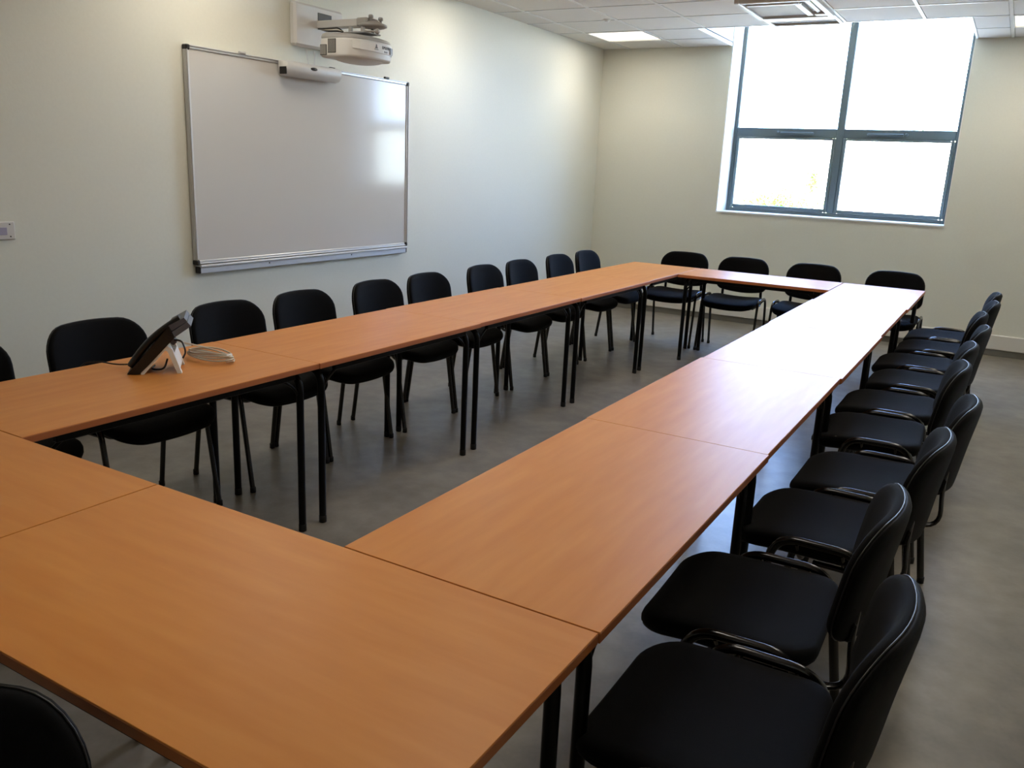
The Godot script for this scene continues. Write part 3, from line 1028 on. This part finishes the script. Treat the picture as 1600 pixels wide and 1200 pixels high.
# ---------------------------------------------------------------- telephone and cable
func build_phone() -> void:
	var o := thing("desk_telephone", "black desk telephone tilted on a white stand on the left table", "telephone", P(-1.568, TH, 0.745), deg_to_rad(-42.0))
	# profile (depth, height) seen from the side; the set faces the near end of the table
	var hw := 0.085
	var side := func(poly: Array, x0: float, x1: float, m: Material, called: String) -> void:
		var mb := MB.new()
		mb.extrude(poly, Vector3(x0, 0, 0), Vector3(0, 0, -1), Vector3.UP, Vector3(x1 - x0, 0, 0))
		part(called, mb, m, o)
	side.call([Vector2(-0.105, 0.004), Vector2(-0.065, 0.001), Vector2(-0.035, 0.03), Vector2(0.062, 0.135), Vector2(0.045, 0.178), Vector2(-0.04, 0.078)], -hw, hw, M.phone, "body")
	side.call([Vector2(0.064, 0.137), Vector2(0.122, 0.178), Vector2(0.110, 0.193), Vector2(0.055, 0.158)], -hw, hw - 0.002, M.grey, "rear_edge")
	side.call([Vector2(0.054, 0.161), Vector2(0.109, 0.196), Vector2(0.099, 0.210), Vector2(0.045, 0.180)], -hw, hw - 0.002, M.grey, "top_edge")
	# handset: a bowed bar lying on the face
	var mb := MB.new()
	var path := []
	for k in 13:
		var w := k / 12.0
		var p := Vector2(-0.095, 0.024).lerp(Vector2(0.085, 0.200), w)
		var b := sin(w * PI) * 0.016
		path.append(Vector3(hw - 0.03, p.y + b * 0.66 + 0.004, -(p.x - b * 0.75)))
	mb.tube(path, 0.022, 0.013, 12, true, Vector3(0, 0.66, 0.75))
	part("handset", mb, M.phone, o)
	mb = MB.new()
	mb.box(Vector3(-0.025, 0.122, 0.007), Vector3(0.09, 0.004, 0.06), 0.0005, Basis(Vector3.RIGHT, 0.85))
	part("display", mb, M.grey, o)
	for k in 12:
		mb = MB.new()
		mb.box(Vector3(-0.05 + 0.03 * (k % 3), 0.040 + 0.012 * (k / 3), 0.082 - 0.010 * (k / 3)), Vector3(0.02, 0.005, 0.008), 0.001, Basis(Vector3.RIGHT, 0.85))
		part("key", mb, M.dark, o)
	# stand
	side.call([Vector2(-0.060, 0.0), Vector2(-0.048, 0.0), Vector2(0.028, 0.088), Vector2(0.036, 0.084), Vector2(0.066, 0.0), Vector2(0.082, 0.0), Vector2(0.052, 0.092), Vector2(0.036, 0.106), Vector2(0.018, 0.104), Vector2(-0.056, 0.02)], hw - 0.028, hw - 0.004, M.white, "stand_leg")
	side.call([Vector2(-0.060, 0.0), Vector2(-0.048, 0.0), Vector2(0.028, 0.088), Vector2(0.036, 0.084), Vector2(0.066, 0.0), Vector2(0.082, 0.0), Vector2(0.052, 0.092), Vector2(0.036, 0.106), Vector2(0.018, 0.104), Vector2(-0.056, 0.02)], -hw + 0.004, -hw + 0.028, M.white, "stand_leg")
	side.call([Vector2(0.058, 0.012), Vector2(0.076, 0.016), Vector2(0.058, 0.074), Vector2(0.040, 0.07)], -hw + 0.02, hw - 0.02, M.white, "stand_web")
	mb = MB.new()
	mb.box(Vector3(0.02, 0.112, -0.055), Vector3(0.05, 0.02, 0.02), 0.003, Basis(Vector3.RIGHT, -0.8))
	part("socket", mb, M.grey, o)
	mb = MB.new()
	mb.tube(rounded([Vector3(0.04, 0.118, -0.052), Vector3(0.05, 0.12, -0.085), Vector3(0.055, 0.075, -0.098), Vector3(0.04, 0.05, -0.085)], 0.03, 5), 0.0035, -1, 6)
	part("handset_cord", mb, M.black, o)
	mb = MB.new()
	mb.tube(rounded([Vector3(0.03, 0.045, -0.03), Vector3(0.06, 0.012, -0.02), Vector3(0.03, 0.006, 0.03), Vector3(-0.02, 0.01, 0.02)], 0.03, 5), 0.0035, -1, 6)
	part("cord", mb, M.black, o)
	# black lead running to the table's back edge
	mb = MB.new()
	var yy := TH + 0.0035
	mb.tube(rounded([P(-1.64, yy + 0.012, 0.70), P(-1.71, yy + 0.006, 0.66), P(-1.78, yy + 0.012, 0.64), P(-1.825, yy + 0.006, 0.60), P(-1.828, TH - 0.05, 0.56)], 0.03, 5), 0.003, -1, 8)
	single("telephone_lead", mb, M.black, "thin black lead running from the telephone over the table's back edge", "cable")
	# coil of white network cable
	var coil := thing("network_cable", "coil of off-white network cable beside the telephone", "cable", P(-1.55, TH, 0.955), 0.0)
	mb = MB.new()
	var loops := []
	var dir := Vector3(0.99, 0, -0.12).normalized()
	var across := Vector3(dir.z, 0, -dir.x)
	for k in 5 * 28 + 1:
		var a := TAU * k / 28.0
		var n := k / 28.0
		var ra := 0.115 - 0.004 * n
		var rb := 0.040 + 0.004 * sin(n * 2.1)
		loops.append(dir * (cos(a) * ra + 0.01) + across * (sin(a) * rb + 0.004 * sin(n * 3.7)) + Vector3(0, 0.006 + 0.0065 * n + 0.004 * (1.0 + sin(a * 2.0 + n)), 0))
	mb.tube(loops, 0.0032, -1, 7)
	part("coil", mb, M.cable, coil)
	mb = MB.new()
	mb.tube(rounded([dir * 0.10 + Vector3(0, 0.035, 0), dir * 0.0 + across * 0.0 + Vector3(0, 0.05, 0), Vector3(-0.03, 0.085, 0.1), Vector3(-0.04, 0.115, 0.165)], 0.05, 5), 0.0032, -1, 7)
	part("loose_end", mb, M.cable, coil)
	mb = MB.new()
	mb.box(dir * 0.105 + Vector3(0, 0.022, 0), Vector3(0.010, 0.034, 0.03), 0.003)
	part("tie", mb, M.white, coil)

# ---------------------------------------------------------------- outdoors
func leaf_cloud(c: Vector3, r: Vector3, n: int, size: float, rng: RandomNumberGenerator) -> MB:
	var mb := MB.new()
	for i in n:
		var v := Vector3(rng.randfn(), rng.randfn(), rng.randfn()).normalized() * pow(rng.randf(), 0.45)
		var p := c + v * r
		var b := Basis.from_euler(Vector3(rng.randf() * TAU, rng.randf() * TAU, rng.randf() * TAU))
		var s := size * rng.randf_range(0.7, 1.3)
		mb.smooth = -1
		mb.quad(p + b * Vector3(0, s, 0), p + b * Vector3(s * 0.45, 0, 0.15 * s), p + b * Vector3(0, -s, 0), p + b * Vector3(-s * 0.45, 0, 0.15 * s))
	return mb

func build_outdoors() -> void:
	var rng := RandomNumberGenerator.new()
	rng.seed = 7
	var mb := MB.new()
	wall_piece(mb, -40, 40, -0.35, -0.15, DW + WALL_T, 60)
	var g := part("lawn", mb, M.lawn, self)
	g.set_meta("kind", "structure")
	mb = MB.new()
	wall_piece(mb, -30, 30, -0.15, -0.12, DW + WALL_T + 1.0, DW + WALL_T + 6.0)
	var pv := part("paved_path", mb, M.paving, self)
	pv.set_meta("kind", "structure")
	mb = MB.new()
	mb.extrude([Vector2(13.0, -0.2), Vector2(20.0, 1.35), Vector2(30.0, 3.1), Vector2(60.0, 3.3), Vector2(60.0, -0.2)], Vector3(-45, 0, 0), Vector3(0, 0, -1), Vector3.UP, Vector3(90, 0, 0))
	var bank := part("grass_bank", mb, M.lawn, self)
	bank.set_meta("kind", "structure")
	for t in [["young_tree", "pale green sapling seen through the lower left pane", -2.55, 16.9, 0.85, 0.36, 260, 0.06], ["leafy_tree", "thin leafy tree seen through the lower right pane", -0.98, 18.9, 1.1, 0.7, 420, 0.05]]:
		var o := thing(t[0], t[1], "tree", P(t[2], -0.2 + (t[3] - 13.0) * 0.2214, t[3]))
		mb = MB.new()
		mb.tube([Vector3.ZERO, Vector3(0.03, t[4] * 0.4, 0.02), Vector3(0.0, t[4], 0)], 0.04, -1, 8)
		part("trunk", mb, M.bark, o)
		var lf := part("foliage", leaf_cloud(Vector3(0, t[4], 0), Vector3(t[5] * 0.6, t[5], t[5] * 0.6), t[6], t[7], rng), M.leaf, o)
		lf.set_meta("kind", "stuff")
	var h := thing("low_hedge", "low green hedge at the foot of the lower left pane", "hedge", P(-3.4, 0.85, 17.8))
	mb = leaf_cloud(Vector3(0, 0.22, 0), Vector3(1.0, 0.25, 0.3), 1100, 0.06, rng)
	var hf := part("foliage", mb, M.leaf, h)
	hf.set_meta("kind", "stuff")
	mb = MB.new()
	for k in 5:
		mb.tube([Vector3(-1.0 + 0.5 * k, 0, 0), Vector3(-0.95 + 0.5 * k, 0.3, 0.05)], 0.02, -1, 6)
	part("stems", mb, M.bark, h)

# ---------------------------------------------------------------- scene
func _ready() -> void:
	var cam := Camera3D.new()
	cam.name = "camera"
	cam.keep_aspect = Camera3D.KEEP_HEIGHT
	cam.fov = rad_to_deg(2.0 * atan(600.0 / 1312.92))
	cam.near = 0.02
	cam.far = 300.0
	add_child(cam)
	var right := Vector3(0.85991398, 0.0437261, -0.50856265)
	var upv := Vector3(-0.16446676, 0.96692439, -0.19495619)
	var fwd := Vector3(-0.48321696, -0.25128721, -0.83866329)
	cam.transform = Transform3D(Basis(right, upv, -fwd).orthonormalized(), P(1.1193, 1.5210, -1.2534))
	cam.current = true

	var we := WorldEnvironment.new()
	var e := Environment.new()
	e.background_mode = Environment.BG_SKY
	var sky := Sky.new()
	var sm := ProceduralSkyMaterial.new()
	sm.sky_top_color = Color(0.43, 0.60, 0.88)
	sm.sky_horizon_color = Color(0.78, 0.89, 1.0)
	sm.sky_curve = 0.2
	sm.ground_horizon_color = Color(0.85, 0.86, 0.80)
	sm.ground_bottom_color = Color(0.6, 0.6, 0.55)
	sm.sun_angle_max = 1.0
	sm.sky_energy_multiplier = 1.0
	sky.sky_material = sm
	e.sky = sky
	e.background_energy_multiplier = 24.0
	e.tonemap_mode = Environment.TONE_MAPPER_LINEAR
	e.tonemap_exposure = 1.0
	e.sdfgi_enabled = true
	e.ssao_enabled = true
	e.ssil_enabled = true
	we.environment = e
	add_child(we)

	var sun := DirectionalLight3D.new()
	sun.name = "sun"
	sun.light_color = Color(1.0, 0.96, 0.88)
	sun.light_energy = 230.0
	sun.light_angular_distance = 0.6
	sun.shadow_enabled = true
	add_child(sun)
	sun.look_at_from_position(Vector3(0, 10, 0), Vector3(2.0, 0, -5.0), Vector3.UP)

	make_materials()
	build_room()
	build_window()
	build_tables()
	build_chairs()
	build_whiteboard()
	build_projector()
	build_lamps()
	build_air_unit()
	build_phone()
	build_outdoors()
